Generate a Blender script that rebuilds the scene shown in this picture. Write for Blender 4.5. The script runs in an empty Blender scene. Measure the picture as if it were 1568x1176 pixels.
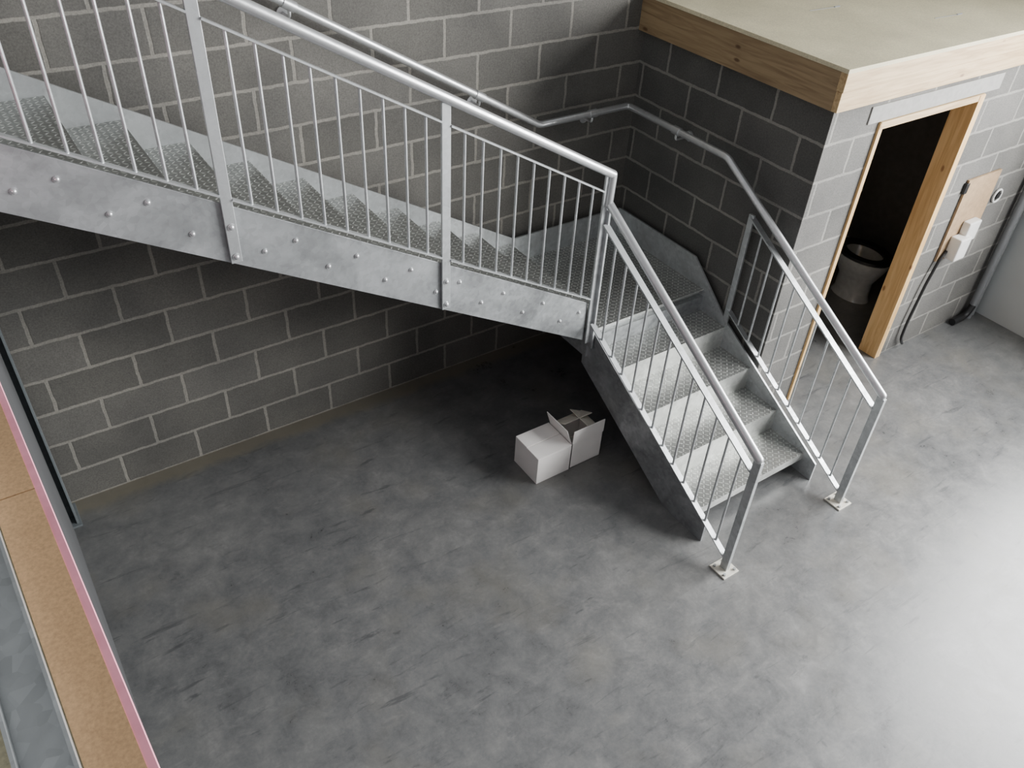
import bpy, bmesh, math
from mathutils import Vector, Matrix
S=bpy.context.scene
COL=S.collection

# ---------------------------------------------------------------- materials
def newmat(name):
    m=bpy.data.materials.new(name); m.use_nodes=True
    nt=m.node_tree; b=nt.nodes['Principled BSDF']
    return m,nt,b
def N(nt,t,**kw):
    n=nt.nodes.new(t)
    for k,v in kw.items():
        if k in n.inputs.keys(): n.inputs[k].default_value=v
        else: setattr(n,k,v)
    return n
def ramp(nt,src,stops):
    r=nt.nodes.new('ShaderNodeValToRGB'); e=r.color_ramp.elements
    e[0].position=stops[0][0]; e[0].color=(*stops[0][1],1)
    e[1].position=stops[-1][0]; e[1].color=(*stops[-1][1],1)
    for p,c in stops[1:-1]:
        x=e.new(p); x.color=(*c,1)
    nt.links.new(src,r.inputs[0]); return r
def obj(nt):
    return nt.nodes.new('ShaderNodeTexCoord').outputs['Object']
def math_(nt,op,a,b=None):
    n=nt.nodes.new('ShaderNodeMath'); n.operation=op
    for i,v in enumerate((a,b)):
        if v is None: continue
        if isinstance(v,(int,float)): n.inputs[i].default_value=v
        else: nt.links.new(v,n.inputs[i])
    return n.outputs[0]
def mix(nt,fac,a,b,blend='MIX'):
    n=nt.nodes.new('ShaderNodeMix'); n.data_type='RGBA'; n.blend_type=blend
    for s,v in ((0,fac),(6,a),(7,b)):
        if isinstance(v,(int,float)): n.inputs[s].default_value=v
        elif isinstance(v,tuple): n.inputs[s].default_value=(*v,1)
        else: nt.links.new(v,n.inputs[s])
    return n.outputs[2]
def bump(nt,b,h,strength=.3,dist=.005):
    n=nt.nodes.new('ShaderNodeBump'); n.inputs['Strength'].default_value=strength
    n.inputs['Distance'].default_value=dist
    nt.links.new(h,n.inputs['Height']); nt.links.new(n.outputs[0],b.inputs['Normal'])

def plain(name,c,rough=.6,metal=0,noise=.12,scale=20):
    m,nt,b=newmat(name)
    t=N(nt,'ShaderNodeTexNoise',Scale=float(scale),Detail=5.0); nt.links.new(obj(nt),t.inputs['Vector'])
    r=ramp(nt,t.outputs[0],[(.3,tuple(x*(1-noise) for x in c)),(.7,tuple(min(1,x*(1+noise)) for x in c))])
    nt.links.new(r.outputs[0],b.inputs['Base Color'])
    b.inputs['Roughness'].default_value=rough; b.inputs['Metallic'].default_value=metal
    return m

def galv(name,c=(.52,.55,.57),rough=.42,metal=.7,contrast=.16,checker=False,patch=0):
    m,nt,b=newmat(name); o=obj(nt)
    v=N(nt,'ShaderNodeTexVoronoi',Scale=45.0); nt.links.new(o,v.inputs['Vector'])
    n=N(nt,'ShaderNodeTexNoise',Scale=5.0,Detail=6.0,Distortion=1.2); nt.links.new(o,n.inputs['Vector'])
    bw=nt.nodes.new('ShaderNodeRGBToBW'); nt.links.new(v.outputs['Color'],bw.inputs[0])
    a=math_(nt,'MULTIPLY',bw.outputs[0],.30); d=math_(nt,'MULTIPLY',n.outputs[0],.70); s=math_(nt,'ADD',a,d)
    r=ramp(nt,s,[(.3,tuple(x*(1-contrast) for x in c)),(.7,tuple(min(1,x*(1+contrast)) for x in c))])
    rr=ramp(nt,s,[(.3,(rough+.08,)*3),(.7,(rough-.06,)*3)])
    col=r.outputs[0]
    if patch:
        n3=N(nt,'ShaderNodeTexNoise',Scale=1.9,Detail=7.0,Roughness=.6,Distortion=2.2); nt.links.new(o,n3.inputs['Vector'])
        pr_=ramp(nt,n3.outputs[0],[(.38,(1-patch,)*3),(.62,(1+patch,)*3)])
        col=mix(nt,1.0,col,pr_.outputs[0],'MULTIPLY')
    nt.links.new(rr.outputs[0],b.inputs['Roughness'])
    b.inputs['Metallic'].default_value=metal
    if checker:
        sp=nt.nodes.new('ShaderNodeSeparateXYZ'); nt.links.new(o,sp.inputs[0])
        cell=.028
        x=math_(nt,'DIVIDE',sp.outputs[0],cell); y=math_(nt,'DIVIDE',sp.outputs[1],cell)
        fx=math_(nt,'SUBTRACT',math_(nt,'FRACT',math_(nt,'ADD',x,1000.)),.5)
        fy=math_(nt,'SUBTRACT',math_(nt,'FRACT',math_(nt,'ADD',y,1000.)),.5)
        par=math_(nt,'MODULO',math_(nt,'ADD',math_(nt,'FLOOR',math_(nt,'ADD',x,1000.)),math_(nt,'FLOOR',math_(nt,'ADD',y,1000.))),2.)
        sg=math_(nt,'SUBTRACT',math_(nt,'MULTIPLY',par,2.),1.)
        sy=math_(nt,'MULTIPLY',fy,sg)
        p=math_(nt,'ADD',fx,sy); q=math_(nt,'SUBTRACT',fx,sy)
        e=math_(nt,'ADD',math_(nt,'POWER',math_(nt,'ABSOLUTE',math_(nt,'MULTIPLY',p,1.35)),2.),math_(nt,'POWER',math_(nt,'ABSOLUTE',math_(nt,'MULTIPLY',q,4.0)),2.))
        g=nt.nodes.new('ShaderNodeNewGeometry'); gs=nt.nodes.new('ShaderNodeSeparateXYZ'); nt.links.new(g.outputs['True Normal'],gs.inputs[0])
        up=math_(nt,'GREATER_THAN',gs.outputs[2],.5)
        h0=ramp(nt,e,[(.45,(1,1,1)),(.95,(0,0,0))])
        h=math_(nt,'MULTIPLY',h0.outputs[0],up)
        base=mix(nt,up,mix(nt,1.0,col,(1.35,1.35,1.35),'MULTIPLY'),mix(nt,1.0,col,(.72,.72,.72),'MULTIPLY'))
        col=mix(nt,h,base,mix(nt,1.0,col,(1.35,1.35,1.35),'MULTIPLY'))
        bump(nt,b,h,1.0,.004)
    else:
        bump(nt,b,s,.08,.002)
    nt.links.new(col,b.inputs['Base Color'])
    return m

def blockmat(name,axis,c1,c2,mort,off=(0,0),msize=.011):
    m,nt,b=newmat(name); o=obj(nt)
    sp=nt.nodes.new('ShaderNodeSeparateXYZ'); nt.links.new(o,sp.inputs[0])
    cb=nt.nodes.new('ShaderNodeCombineXYZ')
    nt.links.new(math_(nt,'ADD',sp.outputs[axis],off[0]),cb.inputs[0])
    nt.links.new(math_(nt,'ADD',sp.outputs[2],off[1]),cb.inputs[1])
    wn=N(nt,'ShaderNodeTexNoise',Scale=14.0,Detail=3.0); nt.links.new(o,wn.inputs['Vector'])
    sb=nt.nodes.new('ShaderNodeVectorMath'); sb.operation='SUBTRACT'; nt.links.new(wn.outputs['Color'],sb.inputs[0]); sb.inputs[1].default_value=(.5,.5,.5)
    sc=nt.nodes.new('ShaderNodeVectorMath'); sc.operation='SCALE'; nt.links.new(sb.outputs[0],sc.inputs[0]); sc.inputs['Scale'].default_value=.016
    ad=nt.nodes.new('ShaderNodeVectorMath'); ad.operation='ADD'; nt.links.new(cb.outputs[0],ad.inputs[0]); nt.links.new(sc.outputs[0],ad.inputs[1])
    br=nt.nodes.new('ShaderNodeTexBrick'); nt.links.new(ad.outputs[0],br.inputs['Vector'])
    br.offset=.5; br.inputs['Scale'].default_value=1
    br.inputs['Color1'].default_value=(*c1,1); br.inputs['Color2'].default_value=(*c2,1); br.inputs['Mortar'].default_value=(*mort,1)
    br.inputs['Mortar Size'].default_value=msize; br.inputs['Mortar Smooth'].default_value=.35
    br.inputs['Brick Width'].default_value=.45; br.inputs['Row Height'].default_value=.225; br.inputs['Bias'].default_value=0
    n=N(nt,'ShaderNodeTexNoise',Scale=110.0,Detail=4.0,Roughness=.75); nt.links.new(o,n.inputs['Vector'])
    n2=N(nt,'ShaderNodeTexNoise',Scale=2.2,Detail=6.0); nt.links.new(o,n2.inputs['Vector'])
    g=ramp(nt,n.outputs[0],[(.32,(.76,.76,.76)),(.68,(1.24,1.24,1.24))])
    g2=ramp(nt,n2.outputs[0],[(.3,(.80,.80,.80)),(.7,(1.18,1.17,1.14))])
    c=mix(nt,1.0,br.outputs['Color'],g.outputs[0],'MULTIPLY'); c=mix(nt,1.0,c,g2.outputs[0],'MULTIPLY')
    n4=N(nt,'ShaderNodeTexNoise',Scale=6.0,Detail=5.0,Roughness=.7); nt.links.new(o,n4.inputs['Vector'])
    sm=ramp(nt,n4.outputs[0],[(.62,(0,0,0)),(.76,(.35,.35,.35))])
    c=mix(nt,sm.outputs[0],c,tuple(x*.65 for x in mort))
    nt.links.new(c,b.inputs['Base Color']); b.inputs['Roughness'].default_value=.9
    b.inputs['Specular IOR Level'].default_value=.2
    h=math_(nt,'SUBTRACT',math_(nt,'MULTIPLY',n.outputs[0],.35),br.outputs['Fac'])
    bump(nt,b,h,.45,.006)
    return m

def floormat():
    m,nt,b=newmat('power_floated_concrete'); o=obj(nt)
    n1=N(nt,'ShaderNodeTexNoise',Scale=.8,Detail=5.0,Roughness=.6); nt.links.new(o,n1.inputs['Vector'])
    n2=N(nt,'ShaderNodeTexNoise',Scale=6.0,Detail=10.0,Roughness=.70,Distortion=.3); nt.links.new(o,n2.inputs['Vector'])
    n3=N(nt,'ShaderNodeTexNoise',Scale=45.0,Detail=5.0,Roughness=.75); nt.links.new(o,n3.inputs['Vector'])
    n4=N(nt,'ShaderNodeTexNoise',Scale=1.9,Detail=4.0); nt.links.new(o,n4.inputs['Vector'])
    a=math_(nt,'ADD',math_(nt,'MULTIPLY',n1.outputs[0],.34),math_(nt,'MULTIPLY',n2.outputs[0],.48))
    a=math_(nt,'ADD',a,math_(nt,'MULTIPLY',n3.outputs[0],.18))
    r=ramp(nt,a,[(.39,(.092,.094,.096)),(.47,(.126,.129,.130)),(.53,(.152,.154,.152)),(.62,(.205,.205,.20))])
    st=ramp(nt,n4.outputs[0],[(.54,(0,0,0)),(.70,(.35,.35,.35))])
    col=mix(nt,st.outputs[0],r.outputs[0],(.175,.163,.13))
    for rot,sc_,th,off in ((.4,(1.8,15,1),.65,0.),(-.7,(1.5,14,1),.66,7.),(1.3,(2.4,13,1),.65,13.),(2.2,(2.8,17,1),.65,31.),(.1,(5.5,7,1),.68,21.)):
        mp=nt.nodes.new('ShaderNodeMapping'); nt.links.new(o,mp.inputs[0]); mp.inputs['Scale'].default_value=sc_; mp.inputs['Rotation'].default_value=(0,0,rot); mp.inputs['Location'].default_value=(off,off,0)
        n5=N(nt,'ShaderNodeTexNoise',Scale=1.0,Detail=8.0,Roughness=.68,Distortion=.4); nt.links.new(mp.outputs[0],n5.inputs['Vector'])
        sc=ramp(nt,n5.outputs[0],[(th-.035,(0,0,0)),(th+.04,(.6,.6,.6))])
        col=mix(nt,sc.outputs[0],col,(.05,.052,.056))
    for rot,sc_,off in ((-.3,(4,9,1),0.),(.9,(3,12,1),5.)):
        mp=nt.nodes.new('ShaderNodeMapping'); nt.links.new(o,mp.inputs[0]); mp.inputs['Scale'].default_value=sc_; mp.inputs['Rotation'].default_value=(0,0,rot); mp.inputs['Location'].default_value=(off,0,0)
        n6=N(nt,'ShaderNodeTexNoise',Scale=1.6,Detail=8.0,Roughness=.72); nt.links.new(mp.outputs[0],n6.inputs['Vector'])
        pl=ramp(nt,n6.outputs[0],[(.59,(0,0,0)),(.71,(.4,.4,.4))])
        col=mix(nt,pl.outputs[0],col,(.24,.24,.23))
    sp=nt.nodes.new('ShaderNodeSeparateXYZ'); nt.links.new(o,sp.inputs[0])
    e=math_(nt,'ADD',sp.outputs[1],math_(nt,'MULTIPLY',n2.outputs[0],.16))
    er=ramp(nt,math_(nt,'SUBTRACT',e,3.6),[(.55,(0,0,0)),(.62,(.75,.75,.75))])
    col=mix(nt,er.outputs[0],col,(.19,.17,.125))
    nt.links.new(col,b.inputs['Base Color'])
    rr=ramp(nt,a,[(.39,(.27,.27,.27)),(.62,(.42,.42,.42))]); nt.links.new(rr.outputs[0],b.inputs['Roughness'])
    b.inputs['Specular IOR Level'].default_value=.8
    bump(nt,b,a,.14,.01)
    return m

def woodmat(name,c1,c2,axis=0):
    m,nt,b=newmat(name); o=obj(nt)
    mp=nt.nodes.new('ShaderNodeMapping'); nt.links.new(o,mp.inputs[0])
    s=[22,22,22]; s[axis]=1.6; mp.inputs['Scale'].default_value=s
    n=N(nt,'ShaderNodeTexNoise',Scale=1.6,Detail=6.0,Distortion=1.0); nt.links.new(mp.outputs[0],n.inputs['Vector'])
    r=ramp(nt,n.outputs[0],[(.3,c1),(.62,c2)])
    v=N(nt,'ShaderNodeTexVoronoi',Scale=1.0); mp2=nt.nodes.new('ShaderNodeMapping'); nt.links.new(o,mp2.inputs[0])
    s2=[9,9,9]; s2[axis]=4; mp2.inputs['Scale'].default_value=s2; mp2.inputs['Location'].default_value=(.37,.61,.2); nt.links.new(mp2.outputs[0],v.inputs['Vector'])
    k=ramp(nt,v.outputs['Distance'],[(.06,(.85,.85,.85)),(.12,(0,0,0))])
    c=mix(nt,k.outputs[0],r.outputs[0],(c1[0]*.45,c1[1]*.33,c1[2]*.28))
    nt.links.new(c,b.inputs['Base Color']); b.inputs['Roughness'].default_value=.6
    return m
def chip(name,c,scale=120):
    m,nt,b=newmat(name); o=obj(nt)
    n=N(nt,'ShaderNodeTexNoise',Scale=float(scale),Detail=4.0,Roughness=.7); nt.links.new(o,n.inputs['Vector'])
    r=ramp(nt,n.outputs[0],[(.3,tuple(x*.8 for x in c)),(.7,tuple(x*1.15 for x in c))])
    n2=N(nt,'ShaderNodeTexNoise',Scale=3.0,Detail=5.0); nt.links.new(o,n2.inputs['Vector'])
    g=ramp(nt,n2.outputs[0],[(.3,(.88,.88,.88)),(.7,(1.08,1.08,1.08))])
    nt.links.new(mix(nt,1.0,r.outputs[0],g.outputs[0],'MULTIPLY'),b.inputs['Base Color']); b.inputs['Roughness'].default_value=.75
    return m

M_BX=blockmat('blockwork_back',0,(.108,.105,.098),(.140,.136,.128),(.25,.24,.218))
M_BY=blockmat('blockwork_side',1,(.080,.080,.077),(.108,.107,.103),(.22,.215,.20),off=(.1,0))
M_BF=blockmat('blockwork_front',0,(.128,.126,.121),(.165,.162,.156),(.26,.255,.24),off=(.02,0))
M_FL=floormat()
M_G=galv('galvanised_steel',(.53,.55,.56),patch=.08)
M_GS=galv('galvanised_stringer',(.37,.385,.395),.45,.6,.20,patch=.20)
M_GT=galv('galvanised_tube',(.66,.67,.68),.34,.75,.08)
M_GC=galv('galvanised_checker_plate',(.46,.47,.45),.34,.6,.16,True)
M_GD=galv('painted_steel_column',(.17,.19,.20),.5,.2,.1)
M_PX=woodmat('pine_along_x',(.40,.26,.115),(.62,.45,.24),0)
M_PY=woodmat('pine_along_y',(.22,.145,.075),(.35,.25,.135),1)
M_PZ=woodmat('pine_upright',(.55,.32,.12),(.74,.50,.24),2)
M_CH=chip('chipboard_deck',(.66,.60,.41))
M_CO=chip('chipboard_orange',(.58,.36,.19),160)
M_PK=plain('pink_plasterboard',(.92,.36,.46),.8)
M_WH=plain('white_card',(.90,.87,.84),.8,0,.04,8)
M_WI=plain('brown_card_inside',(.72,.67,.58),.8)
M_TAPE=plain('brown_tape',(.10,.085,.07),.5)
M_CER=plain('white_ceramic',(.40,.41,.41),.15)
M_BLK=plain('black_plastic',(.012,.012,.013),.4)
M_WP=plain('white_plastic',(.72,.72,.70),.4,0,.03)
M_GP=plain('grey_plastic',(.25,.26,.27),.4,0,.03)
M_LINT=plain('precast_concrete',(.31,.305,.29),.85,0,.1,30)
M_PANEL=plain('pale_cladding',(.52,.55,.55),.6,0,.04,4)
M_CREAM=plain('galv_base_plate',(.72,.69,.60),.5,.2)
M_PLY=chip('plywood_board',(.38,.26,.15),25)
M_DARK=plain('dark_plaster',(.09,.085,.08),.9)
M_RED=plain('brown_pipe_boxing',(.24,.08,.055),.6)
M_CONC=plain('rear_render',(.075,.077,.08),.9,0,.08,3)
M_REAR=plain('rear_wall_render',(.16,.16,.16),.9,0,.08,3)

# ---------------------------------------------------------------- mesh helpers
def root(name):
    e=bpy.data.objects.new(name,None); e.empty_display_size=.2; COL.objects.link(e); return e
def finish(name,bm,mat,parent=None,bevel=0,smooth=False):
    bmesh.ops.recalc_face_normals(bm,faces=bm.faces)
    me=bpy.data.meshes.new(name); bm.to_mesh(me); bm.free()
    o=bpy.data.objects.new(name,me); COL.objects.link(o)
    for mm in (mat if isinstance(mat,(list,tuple)) else [mat]): me.materials.append(mm)
    if smooth:
        for p in me.polygons: p.use_smooth=True
        try: me.set_sharp_from_angle(angle=math.radians(40))
        except Exception: pass
    if bevel:
        md=o.modifiers.new('bevel','BEVEL'); md.width=bevel; md.segments=2; md.limit_method='ANGLE'
    if parent: o.parent=parent
    return o
def abox(bm,p0,p1,mi=0):
    a=[min(p0[i],p1[i]) for i in range(3)]; b=[max(p0[i],p1[i]) for i in range(3)]
    vs=[bm.verts.new((x,y,z)) for z in (a[2],b[2]) for y in (a[1],b[1]) for x in (a[0],b[0])]
    for f in ((0,2,3,1),(4,5,7,6),(0,1,5,4),(2,6,7,3),(0,4,6,2),(1,3,7,5)):
        fc=bm.faces.new([vs[i] for i in f]); fc.material_index=mi
def aprism(bm,pts,axis,a0,a1,mi=0):
    def mk(p,a):
        if axis==0: return (a,p[0],p[1])
        if axis==1: return (p[0],a,p[1])
        return (p[0],p[1],a)
    A=[bm.verts.new(mk(p,a0)) for p in pts]; B=[bm.verts.new(mk(p,a1)) for p in pts]; n=len(pts)
    fs=[bm.faces.new(A),bm.faces.new(B[::-1])]
    for i in range(n): fs.append(bm.faces.new((A[i],B[i],B[(i+1)%n],A[(i+1)%n])))
    for f in fs: f.material_index=mi
def acyl(bm,p,q,r,n=14,r2=None,mi=0):
    p=Vector(p);q=Vector(q);d=q-p;L=d.length
    mt=Matrix.Translation((p+q)/2)@d.to_track_quat('Z','Y').to_matrix().to_4x4()
    g=bmesh.ops.create_cone(bm,cap_ends=True,segments=n,radius1=r,radius2=r if r2 is None else r2,depth=L,matrix=mt)
    for v in g['verts']:
        for f in v.link_faces: f.material_index=mi
def asph(bm,c,r,n=12,sc=(1,1,1),mi=0):
    g=bmesh.ops.create_uvsphere(bm,u_segments=n,v_segments=max(6,n//2),radius=r,matrix=Matrix.Translation(c)@Matrix.Diagonal((*sc,1)))
    for v in g['verts']:
        for f in v.link_faces: f.material_index=mi
def atube(bm,pts,r,n=16,round_=0):
    P=[Vector(p) for p in pts]; out=[P[0]]
    for i in range(1,len(P)-1):
        if round_>0:
            a=(P[i-1]-P[i]); b=(P[i+1]-P[i]); d=min(round_,a.length*.45,b.length*.45)
            A=P[i]+a.normalized()*d; B=P[i]+b.normalized()*d
            for k in range(5):
                t=k/4; out.append(A*(1-t)**2+P[i]*2*t*(1-t)+B*t*t)
        else: out.append(P[i])
    out.append(P[-1])
    for i in range(len(out)-1): acyl(bm,out[i],out[i+1],r,n)
    for p in out[1:-1]: asph(bm,p,r,n)
def box(name,p0,p1,mat,parent=None,bevel=0):
    bm=bmesh.new(); abox(bm,p0,p1); return finish(name,bm,mat,parent,bevel)
def abar(bm,p,q,w,h):
    p=Vector(p);q=Vector(q);d=(q-p).normalized(); s=d.cross(Vector((0,0,1))).normalized(); u=s.cross(d)
    vs=[]
    for c in (p,q):
        for a,b in ((-1,-1),(1,-1),(1,1),(-1,1)): vs.append(bm.verts.new(c+s*a*w/2+u*b*h/2))
    for f in ((0,1,2,3),(7,6,5,4),(0,4,5,1),(1,5,6,2),(2,6,7,3),(3,7,4,0)): bm.faces.new([vs[i] for i in f])

# ---------------------------------------------------------------- dimensions
BW=4.22; XW=3.99; WF=2.66; XR=6.8; DOORX0=4.45; DOORX1=5.50
LZ=.80; RISE=.16; GO=.284; NX=2.95; M=RISE/GO
XL=2.95; XRt=3.93; YM=3.20
DECK=LZ+12*RISE

# ---------------------------------------------------------------- shell
box('floor',(-4,-4,-.15),(XR+.2,BW,0),M_FL)
box('wall_back',(-4,BW,-.15),(XR+.2,BW+.2,5.6),M_BX)
box('wall_left',(-.28,-4,0),(-.14,3.98,2.44),M_CONC)
box('wall_front',(-4,-4.2,-.15),(XR+.2,-4,5.6),M_REAR)
WZ0,WZ1=1.25,4.6
bm=bmesh.new()
abox(bm,(XR,1.75,0),(XR+.2,BW,5.6)); abox(bm,(XR,-4,0),(XR+.2,-3.2,5.6))
abox(bm,(XR,-3.2,0),(XR+.2,1.75,WZ0)); abox(bm,(XR,-3.2,WZ1),(XR+.2,1.75,5.6))
finish('wall_right',bm,M_PANEL)
bm=bmesh.new()
for y in (-3.2,-1.56,.08,1.70): abox(bm,(XR+.03,y,WZ0),(XR+.10,y+.05,WZ1))
for z in (WZ0,WZ1-.05): abox(bm,(XR+.03,-3.2,z),(XR+.10,1.75,z+.05))
finish('window_1',bm,M_WP)

# toilet room enclosure
T=.14
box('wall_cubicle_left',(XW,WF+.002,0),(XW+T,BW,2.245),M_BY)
bm=bmesh.new()
abox(bm,(XW+.001,WF-.004,0),(DOORX0,WF+T-.02,2.08)); abox(bm,(DOORX1,WF-.004,0),(XR,WF+T-.02,2.08))
abox(bm,(XW+.001,WF-.004,2.08),(XR,WF+T-.02,2.245))
finish('wall_doorway',bm,M_BF)
box('trim_lintel',(DOORX0-.12,WF-.012,2.085),(DOORX1+.17,WF+.1,2.19),M_LINT,None,.004)
e=root('toilet_room_roof_deck')
box('deck_board',(XW-.06,WF-.06,2.447),(XR,BW,2.470),M_CH,e)
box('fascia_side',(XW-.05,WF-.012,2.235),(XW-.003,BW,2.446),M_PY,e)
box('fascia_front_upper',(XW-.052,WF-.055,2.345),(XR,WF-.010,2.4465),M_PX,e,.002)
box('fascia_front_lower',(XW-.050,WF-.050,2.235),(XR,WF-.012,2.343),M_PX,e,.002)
bm=bmesh.new()
for x,y in ((4.62,3.45),(5.25,3.0)):
    acyl(bm,(x,y,2.4705),(x+.22,y-.01,2.4705),.0025,6); acyl(bm,(x+.22,y-.01,2.4705),(x+.27,y-.01,2.4705),.006,6)
finish('deck_pencil_marks',bm,M_GP,e)
e=root('door_frame')
y0,y1=WF-.02,WF+.13
box('jamb_hinge',(DOORX0-.005,y0,0),(DOORX0+.03,y1,2.08),M_PZ,e,.002)
box('jamb_latch',(DOORX1-.055,y0-.005,0),(DOORX1+.005,y1,2.08),M_PZ,e,.002)
box('head',(DOORX0,y0-.002,2.04),(DOORX1,y1,2.084),M_PX,e,.002)
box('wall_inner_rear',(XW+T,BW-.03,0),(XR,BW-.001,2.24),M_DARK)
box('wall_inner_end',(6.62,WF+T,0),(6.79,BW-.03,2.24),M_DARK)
# toilet
e=root('toilet')
cx,cy=6.06,3.36
bm=bmesh.new()
prof=[(0.0,.125,.18),(.05,.11,.16),(.18,.11,.16),(.28,.16,.21),(.38,.195,.255),(.40,.195,.255)]
rings=[]
for z,rx,ry in prof:
    rings.append([bm.verts.new((cx+rx*math.cos(t*math.tau/28),cy+ry*math.sin(t*math.tau/28),z)) for t in range(28)])
for z,rx,ry in [(.40,.14,.195),(.33,.12,.17),(.24,.06,.09)]:
    rings.append([bm.verts.new((cx+rx*math.cos(t*math.tau/28),cy+ry*math.sin(t*math.tau/28),z)) for t in range(28)])
for a,b in zip(rings,rings[1:]):
    for i in range(28): bm.faces.new((a[i],a[(i+1)%28],b[(i+1)%28],b[i]))
bm.faces.new(rings[0][::-1]); bm.faces.new(rings[-1])
finish('pan',bm,M_CER,e,0,True)
bm=bmesh.new()
o_=[];i_=[]
for zz in (.402,.425):
    o_.append([bm.verts.new((cx+.19*math.cos(t*math.tau/28),cy+.25*math.sin(t*math.tau/28),zz)) for t in range(28)])
    i_.append([bm.verts.new((cx+.12*math.cos(t*math.tau/28),cy+.17*math.sin(t*math.tau/28),zz)) for t in range(28)])
for i in range(28):
    j=(i+1)%28
    bm.faces.new((o_[0][i],o_[0][j],o_[1][j],o_[1][i])); bm.faces.new((i_[0][i],i_[0][j],i_[1][j],i_[1][i]))
    bm.faces.new((o_[1][i],o_[1][j],i_[1][j],i_[1][i])); bm.faces.new((o_[0][i],o_[0][j],i_[0][j],i_[0][i]))
finish('seat',bm,M_BLK,e)
box('pan_shelf',(cx-.15,cy+.18,.3),(cx+.15,cy+.42,.40),M_CER,e,.02)
box('cistern',(cx-.2,cy+.33,.40),(cx+.2,cy+.55,.78),M_CER,e,.025)
box('cistern_lid',(cx-.21,cy+.32,.78),(cx+.21,cy+.56,.81),M_CER,e,.01)
bm=bmesh.new(); atube(bm,[(5.45,BW-.09,0),(5.45,BW-.09,2.2)],.05); finish('soil_pipe',bm,M_BLK,None,0,True)
box('pipe_boxing',(6.0,BW-.14,1.2),(6.5,BW-.032,2.2),M_RED,None,.01)

# electrics
e=root('meter_board')
yb=WF-.006
box('board',(5.77,yb-.018,.78),(6.18,yb,1.43),M_PLY,e,.002)
box('board_batten',(5.75,yb-.022,1.33),(5.79,yb,1.41),M_BLK,e,.003)
box('fuse_box',(5.84,yb-.11,.80),(5.98,yb-.018,.98),M_WP,e,.012)
box('isolator',(5.93,yb-.08,.92),(6.08,yb-.018,1.08),M_WP,e,.01)
bm=bmesh.new(); atube(bm,[(5.84,yb-.03,.86),(5.79,yb-.03,.80),(5.74,yb-.03,.60),(5.70,yb-.03,.25),(5.71,yb-.03,.10),(5.76,yb-.03,.04)],.011,10,.06)
finish('supply_cable',bm,M_BLK,e,0,True)
e=root('cable_entry_ring'); bm=bmesh.new()
for k in range(20):
    a=k*math.tau/20;b=(k+1)*math.tau/20
    acyl(bm,(6.30+.05*math.cos(a),yb-.010,1.19+.05*math.sin(a)),(6.30+.05*math.cos(b),yb-.010,1.19+.05*math.sin(b)),.008,8)
finish('ring',bm,M_WP,e,0,True)
box('cable_stub',(6.28,yb-.02,1.17),(6.32,yb-.001,1.21),M_BLK,e)
e=root('downpipe'); bm=bmesh.new(); atube(bm,[(6.66,yb-.05,.0),(6.66,yb-.05,2.2)],.028); finish('pipe',bm,M_GP,e,0,True)
bm=bmesh.new(); atube(bm,[(6.735,yb-.04,.0),(6.735,yb-.04,2.2)],.022); finish('pipe_light',bm,M_G,e,0,True)
bm=bmesh.new(); atube(bm,[(6.42,yb-.05,.03),(6.60,yb-.05,.03),(6.66,yb-.05,.12)],.03,12,.05); finish('shoe',bm,M_BLK,e,0,True)

# ---------------------------------------------------------------- staircase
st=root('steel_staircase')
ymin,ymax=YM+.01,4.14
def topz(x): return LZ+RISE+M*(NX-x)+.04
xe=2.88; xs=-.18
bm=bmesh.new()
aprism(bm,[(xs,topz(xs)),(xe,topz(xe)),(xe,topz(xe)-.28),(xs,topz(xs)-.28)],1,YM-.002,YM+.010)
aprism(bm,[(xs,topz(xs)-.268),(xe,topz(xe)-.268),(xe,topz(xe)-.28),(xs,topz(xs)-.28)],1,YM+.010,YM+.06)
finish('stringer_outer_upper',bm,M_GS,st,.001)
bm=bmesh.new()
aprism(bm,[(xs,topz(xs)+.03),(2.98,.99),(3.93,.99),(3.93,.62),(2.98,.62),(xs,topz(xs)-.30)],1,4.14,4.152)
finish('stringer_wall_upper',bm,M_G,st)
bm=bmesh.new()
for k in range(1,12):
    xn=NX-GO*(k-1); z=LZ+RISE*k
    abox(bm,(xn-GO-.015,ymin,z-.006),(xn,ymax,z))
    abox(bm,(xn-.006,ymin,z-RISE),(xn,ymax,z-.006))
finish('treads_upper',bm,M_GC,st)
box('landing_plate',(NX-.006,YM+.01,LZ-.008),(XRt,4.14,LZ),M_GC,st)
bm=bmesh.new()
abox(bm,(NX-.02,YM+.012,LZ-.2),(NX+.03,4.14,LZ-.03)); abox(bm,(XL,YM,LZ-.2),(XRt,YM+.05,LZ-.05))
finish('landing_bearers',bm,M_GS,st)
nosey=lambda k: 3.24-GO*k
bm=bmesh.new()
for k in range(0,5):
    y=nosey(k); z=LZ-RISE*k
    if k>0: abox(bm,(XL+.01,y,z-.006),(XRt,nosey(k-1)+.012,z))
    else: abox(bm,(XL+.01,y-.001,z-.0081),(XRt,YM+.05,z-.0001))
    low=z-RISE if k<4 else z-.055
    abox(bm,(XL+.01,y,low),(XRt,y+.006,z-.006))
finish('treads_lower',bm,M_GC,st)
tl=lambda y: LZ-M*(3.24-y)+.04
poly=[(3.26,tl(3.26)),(2.0,tl(2.0)),(2.0,0),(3.24-(.84-.33)/M,0),(3.26,tl(3.26)-.33)]
bm=bmesh.new(); aprism(bm,poly,0,XL-.004,XL+.008); finish('stringer_left_lower',bm,M_GS,st)
poly=[(4.14,.99),(3.34,.99),(2.98,tl(2.98)),(2.0,tl(2.0)),(2.0,0),(2.34,0),(3.24,.5),(4.14,.5)]
bm=bmesh.new(); aprism(bm,poly,0,XRt,XRt+.012); finish('stringer_right_lower',bm,M_G,st)
bm=bmesh.new()
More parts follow.
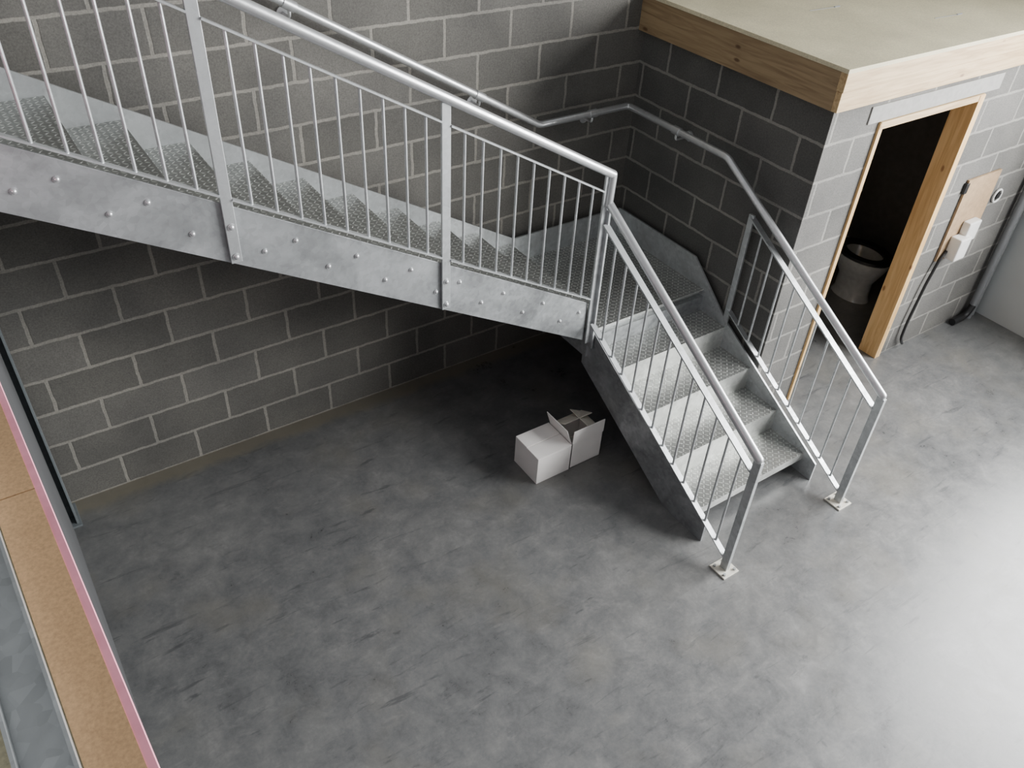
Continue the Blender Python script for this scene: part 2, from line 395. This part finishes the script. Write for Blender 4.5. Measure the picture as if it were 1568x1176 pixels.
for k in range(-3,9):
    for x,dz in ((2.25-GO*k+.0,.085),(2.39-GO*k,.18)):
        if xs<x<xe:
            z=topz(x)-dz
            acyl(bm,(x,YM-.006,z),(x,YM-.002,z),.013,12); asph(bm,(x,YM-.006,z),.010,10,(1,.7,1))
finish('stringer_bolts',bm,M_GT,st,0,True)

YP=YM-.012
def rz(x): return 1.885+M*(2.91-x)
posts=[2.91-1.035*i for i in range(1,4)]
bm=bmesh.new()
for px in posts:
    z0=topz(px)-.265
    abox(bm,(px-.024,YP-.008,z0),(px+.024,YP+.006,rz(px)-.02))
abox(bm,(2.885,YP-.008,.74),(2.935,YP+.006,1.89)); abox(bm,(2.921,YP-.03,.70),(2.935,YP+.03,1.66))
finish('balustrade_posts_upper',bm,M_G,st,.002)
bm=bmesh.new()
for px in posts:
    for dz in (.05,.19):
        z=topz(px)-.265+dz-.02
        acyl(bm,(px,YP-.012,z),(px,YP-.008,z),.016,12); asph(bm,(px,YP-.012,z),.012,10,(1,.7,1))
finish('post_bolts',bm,M_GT,st,0,True)
bm=bmesh.new(); edges=[2.91]+posts
for a,b in zip(edges,edges[1:]):
    for off in (.12,.825):
        p=(a-.024,YP,rz(a-.024)-off); q=(b+.024,YP,rz(b+.024)-off)
        abar(bm,p,q,.03,.008)
    for i in range(1,10):
        x=a+(b-a)*i/10
        acyl(bm,(x,YP,rz(x)-.825),(x,YP,rz(x)-.12),.0068,10)
finish('balustrade_infill_upper',bm,M_G,st)
YT=3.18; XLr=2.912; YN=1.775
bm=bmesh.new()
atube(bm,[(-.6,YT,rz(-.6)),(2.93,YT,rz(2.93))],.024,18)
atube(bm,[(2.93,YT,rz(2.93)),(2.925,YT,1.69)],.024,18)
atube(bm,[(2.93,YT,1.70),(XLr,YN,.885)],.024,18)
asph(bm,(2.93,YT,rz(2.93)),.024,16); asph(bm,(2.925,YT,1.70),.024,16); asph(bm,(XLr,YN,.885),.024,16)
finish('handrail_outer',bm,M_GT,st,0,True)

def lower_bal(tag,x,ya,za,yb_,zb,extra):
    rzl=lambda y: zb+(za-zb)*(y-yb_)/(ya-yb_)
    bm=bmesh.new()
    abox(bm,(x-.013,YN-.025,0.01),(x+.013,YN+.025,rzl(YN)-.01))
    for yy,z0 in extra: abox(bm,(x-.008,yy-.02,z0),(x+.008,yy+.02,rzl(yy)-.10))
    finish('newel_'+tag,bm,M_G,st,.002)
    box('base_plate_'+tag,(x-.06,YN-.06,0),(x+.06,YN+.06,.01),M_CREAM,st,.002)
    bm=bmesh.new()
    for dx,dy in ((-.04,-.04),(.04,.04),(-.04,.04),(.04,-.04)): acyl(bm,(x+dx,YN+dy,.01),(x+dx,YN+dy,.022),.009,6)
    finish('base_bolts_'+tag,bm,M_GS,st)
    ys=ya if not extra else extra[0][0]
    bm=bmesh.new()
    abar(bm,(x,ys,rzl(ys)-.115),(x,YN+.02,rzl(YN+.02)-.115),.040,.010)
    abar(bm,(x,ys,rzl(ys)-.80),(x,YN+.02,rzl(YN+.02)-.80),.035,.008)
    n=int(round((ys-YN)/.105))
    for i in range(1,n):
        y=ys+(YN-ys)*i/n
        acyl(bm,(x,y,rzl(y)-.80),(x,y,rzl(y)-.115),.0068,10)
    finish('infill_'+tag,bm,M_G,st)
lower_bal('left',XLr+.005,3.17,1.69,YN,.885,[])
lower_bal('right',XRt+.005,3.20,1.71,YN,.875,[(2.97,.62)])
wr=root('wall_handrail')
XH=3.86; YH=4.13; ZH=1.775
iz=lambda x: ZH+M*(3.12-x)
bm=bmesh.new()
atube(bm,[(-.6,YH,iz(-.6)),(3.12,YH,ZH),(XH,YH,ZH),(XH,3.20,ZH),(XRt+.005,YN,.88)],.022,18,.03)
asph(bm,(XRt+.005,YN,.88),.022,16)
finish('rail',bm,M_GT,wr,0,True)
bm=bmesh.new()
for x in (1.55,2.66,3.55):
    z=iz(x) if x<3.12 else ZH
    acyl(bm,(x,BW,z-.06),(x,BW-.008,z-.06),.035,16); atube(bm,[(x,BW-.01,z-.06),(x,YH,z-.06),(x,YH,z-.015)],.008,8,.02)
    acyl(bm,(x-.03,YH,z+(.017 if x<3.12 else 0)),(x+.03,YH,z-(.017 if x<3.12 else 0)),.027,16)
for y in (3.65,):
    acyl(bm,(XW,y,ZH-.06),(XW-.008,y,ZH-.06),.035,16); atube(bm,[(XW-.01,y,ZH-.06),(XH,y,ZH-.06),(XH,y,ZH-.015)],.008,8,.02)
    acyl(bm,(XH,y-.03,ZH),(XH,y+.03,ZH),.027,16)
finish('rail_brackets',bm,M_GT,wr,0,True)

# ---------------------------------------------------------------- left : column and mezzanine edge
bm=bmesh.new()
abox(bm,(-.245,4.02,.012),(-.235,4.18,2.5)); abox(bm,(-.115,4.02,.012),(-.105,4.18,2.5)); abox(bm,(-.245,4.094,.012),(-.105,4.106,2.5))
abox(bm,(-.26,4.0,0),(-.09,4.2,.012))
finish('steel_column',bm,M_GD,None,.001)
e=root('mezzanine_edge')
def skewbox(name,xa,xb,ya,yb2,z0,z1,mat,bev=0):
    f=lambda x,y:(x-.041*(y-.68),y)
    bm=bmesh.new(); aprism(bm,[f(xa,ya),f(xb,ya),f(xb,yb2),f(xa,yb2)],2,z0,z1); return finish(name,bm,mat,e,bev)
skewbox('chipboard_edge_a',-.119,-.052,-1.5,1.29,DECK-.03,DECK,M_CO)
skewbox('chipboard_edge_b',-.119,-.052,1.293,3.12,DECK-.03,DECK,M_CO)
skewbox('plasterboard_edge',-.052,-.040,-1.5,3.12,DECK-.18,DECK-.001,M_PK)
skewbox('deck_floor',-2.5,-.119,-1.5,3.10,DECK-.03,DECK-.004,M_CH)
skewbox('galvanised_channel_web',-.186,-.121,-1.5,3.10,DECK-.004,DECK+.004,M_G)
skewbox('galvanised_channel_flange',-.126,-.121,-1.5,3.10,DECK+.004,DECK+.03,M_G)
skewbox('galvanised_channel_flange_rear',-.190,-.185,-1.5,3.10,DECK+.004,DECK+.035,M_G)
skewbox('edge_beam',-.20,-.06,-1.5,3.12,DECK-.28,DECK-.031,M_GS)

# ---------------------------------------------------------------- cardboard boxes
def flap(bm,a,b,d,L,t=.004,mi=0,inset=.008):
    a=Vector(a);b=Vector(b);d=Vector(d).normalized(); n=(b-a).cross(d).normalized()*t
    ins=(b-a).normalized()*inset
    q=[a,b,b+d*L-ins,a+d*L+ins]
    A=[bm.verts.new(v) for v in q]; B=[bm.verts.new(v+n) for v in q]
    fs=[bm.faces.new(A),bm.faces.new(B[::-1])]
    for i in range(4): fs.append(bm.faces.new((A[i],B[i],B[(i+1)%4],A[(i+1)%4])))
    for f in fs: f.material_index=mi
x0,x1,y0,y1,h=2.372,2.632,2.90,3.15,.215
e=root('cardboard_box')
bm=bmesh.new()
abox(bm,(x0,y0,0),(x1,y1,h-.004)); 
abox(bm,(x0,y0,h-.003),(x1,(y0+y1)/2-.002,h)); abox(bm,(x0,(y0+y1)/2+.002,h-.003),(x1,y1,h+.002))
finish('carton',bm,M_WH,e,.002)
x0,x1,y0,y1=2.640,2.890,2.905,3.14
e=root('cardboard_box')
bm=bmesh.new(); t=.004
abox(bm,(x0,y0,0),(x1,y1,.004))
abox(bm,(x0,y0,0),(x1,y0+t,h)); abox(bm,(x0,y1-t,0),(x1,y1,h)); abox(bm,(x0,y0,0),(x0+t,y1,h)); abox(bm,(x1-t,y0,0),(x1,y1,h))
# front flap up, left flap leaning out, rear + right flaps folded in across the top
flap(bm,(x0,y0,h),(x1,y0,h),(0,-.02,1),.105,inset=.001)
flap(bm,(x0,y1,h),(x0,y0+.01,h),(-.28,.12,1),.110,inset=.003)
flap(bm,(x1,y1-.004,h),(x0+.02,y1-.004,h),(0,-.86,.5),.13,.004,1,.006)
flap(bm,(x1,y0+.012,h),(x1,y1-.012,h),(-.85,0,.5),.13,.004,1,.004)
abox(bm,(x0+.004,y0-.0045,h+.040),(x0+.05,y0-.001,h+.050),2)
finish('open_carton',bm,[M_WH,M_WI,M_TAPE],e)

# ---------------------------------------------------------------- lights
w=bpy.data.worlds.new('world'); S.world=w; w.use_nodes=True
bg=w.node_tree.nodes['Background']; bg.inputs[0].default_value=(.95,.98,1,1); bg.inputs[1].default_value=.46
def area(name,loc,target,sx,sy,power,col):
    l=bpy.data.lights.new(name,'AREA'); l.shape='RECTANGLE'; l.size=sx; l.size_y=sy; l.energy=power; l.color=col
    o=bpy.data.objects.new(name,l); COL.objects.link(o); o.location=loc
    o.rotation_euler=(Vector(target)-Vector(loc)).to_track_quat('-Z','Y').to_euler(); return o
area('window_daylight',(XR+.15,-.73,(WZ0+WZ1)/2),(0,-.73,(WZ0+WZ1)/2),4.9,WZ1-WZ0-.05,1520,(1,1,.995))

# ---------------------------------------------------------------- camera
c=bpy.data.cameras.new('camera'); co=bpy.data.objects.new('camera',c); COL.objects.link(co)
F=Vector((.46,.626,-.628)).normalized(); U=Vector((.318,.542,.776)); R=F.cross(U).normalized(); U=R.cross(F)
co.matrix_world=Matrix(((R.x,U.x,-F.x,0),(R.y,U.y,-F.y,0),(R.z,U.z,-F.z,3.83),(0,0,0,1)))
c.sensor_width=36; c.lens=36*1280/1568; c.clip_start=.02
S.camera=co
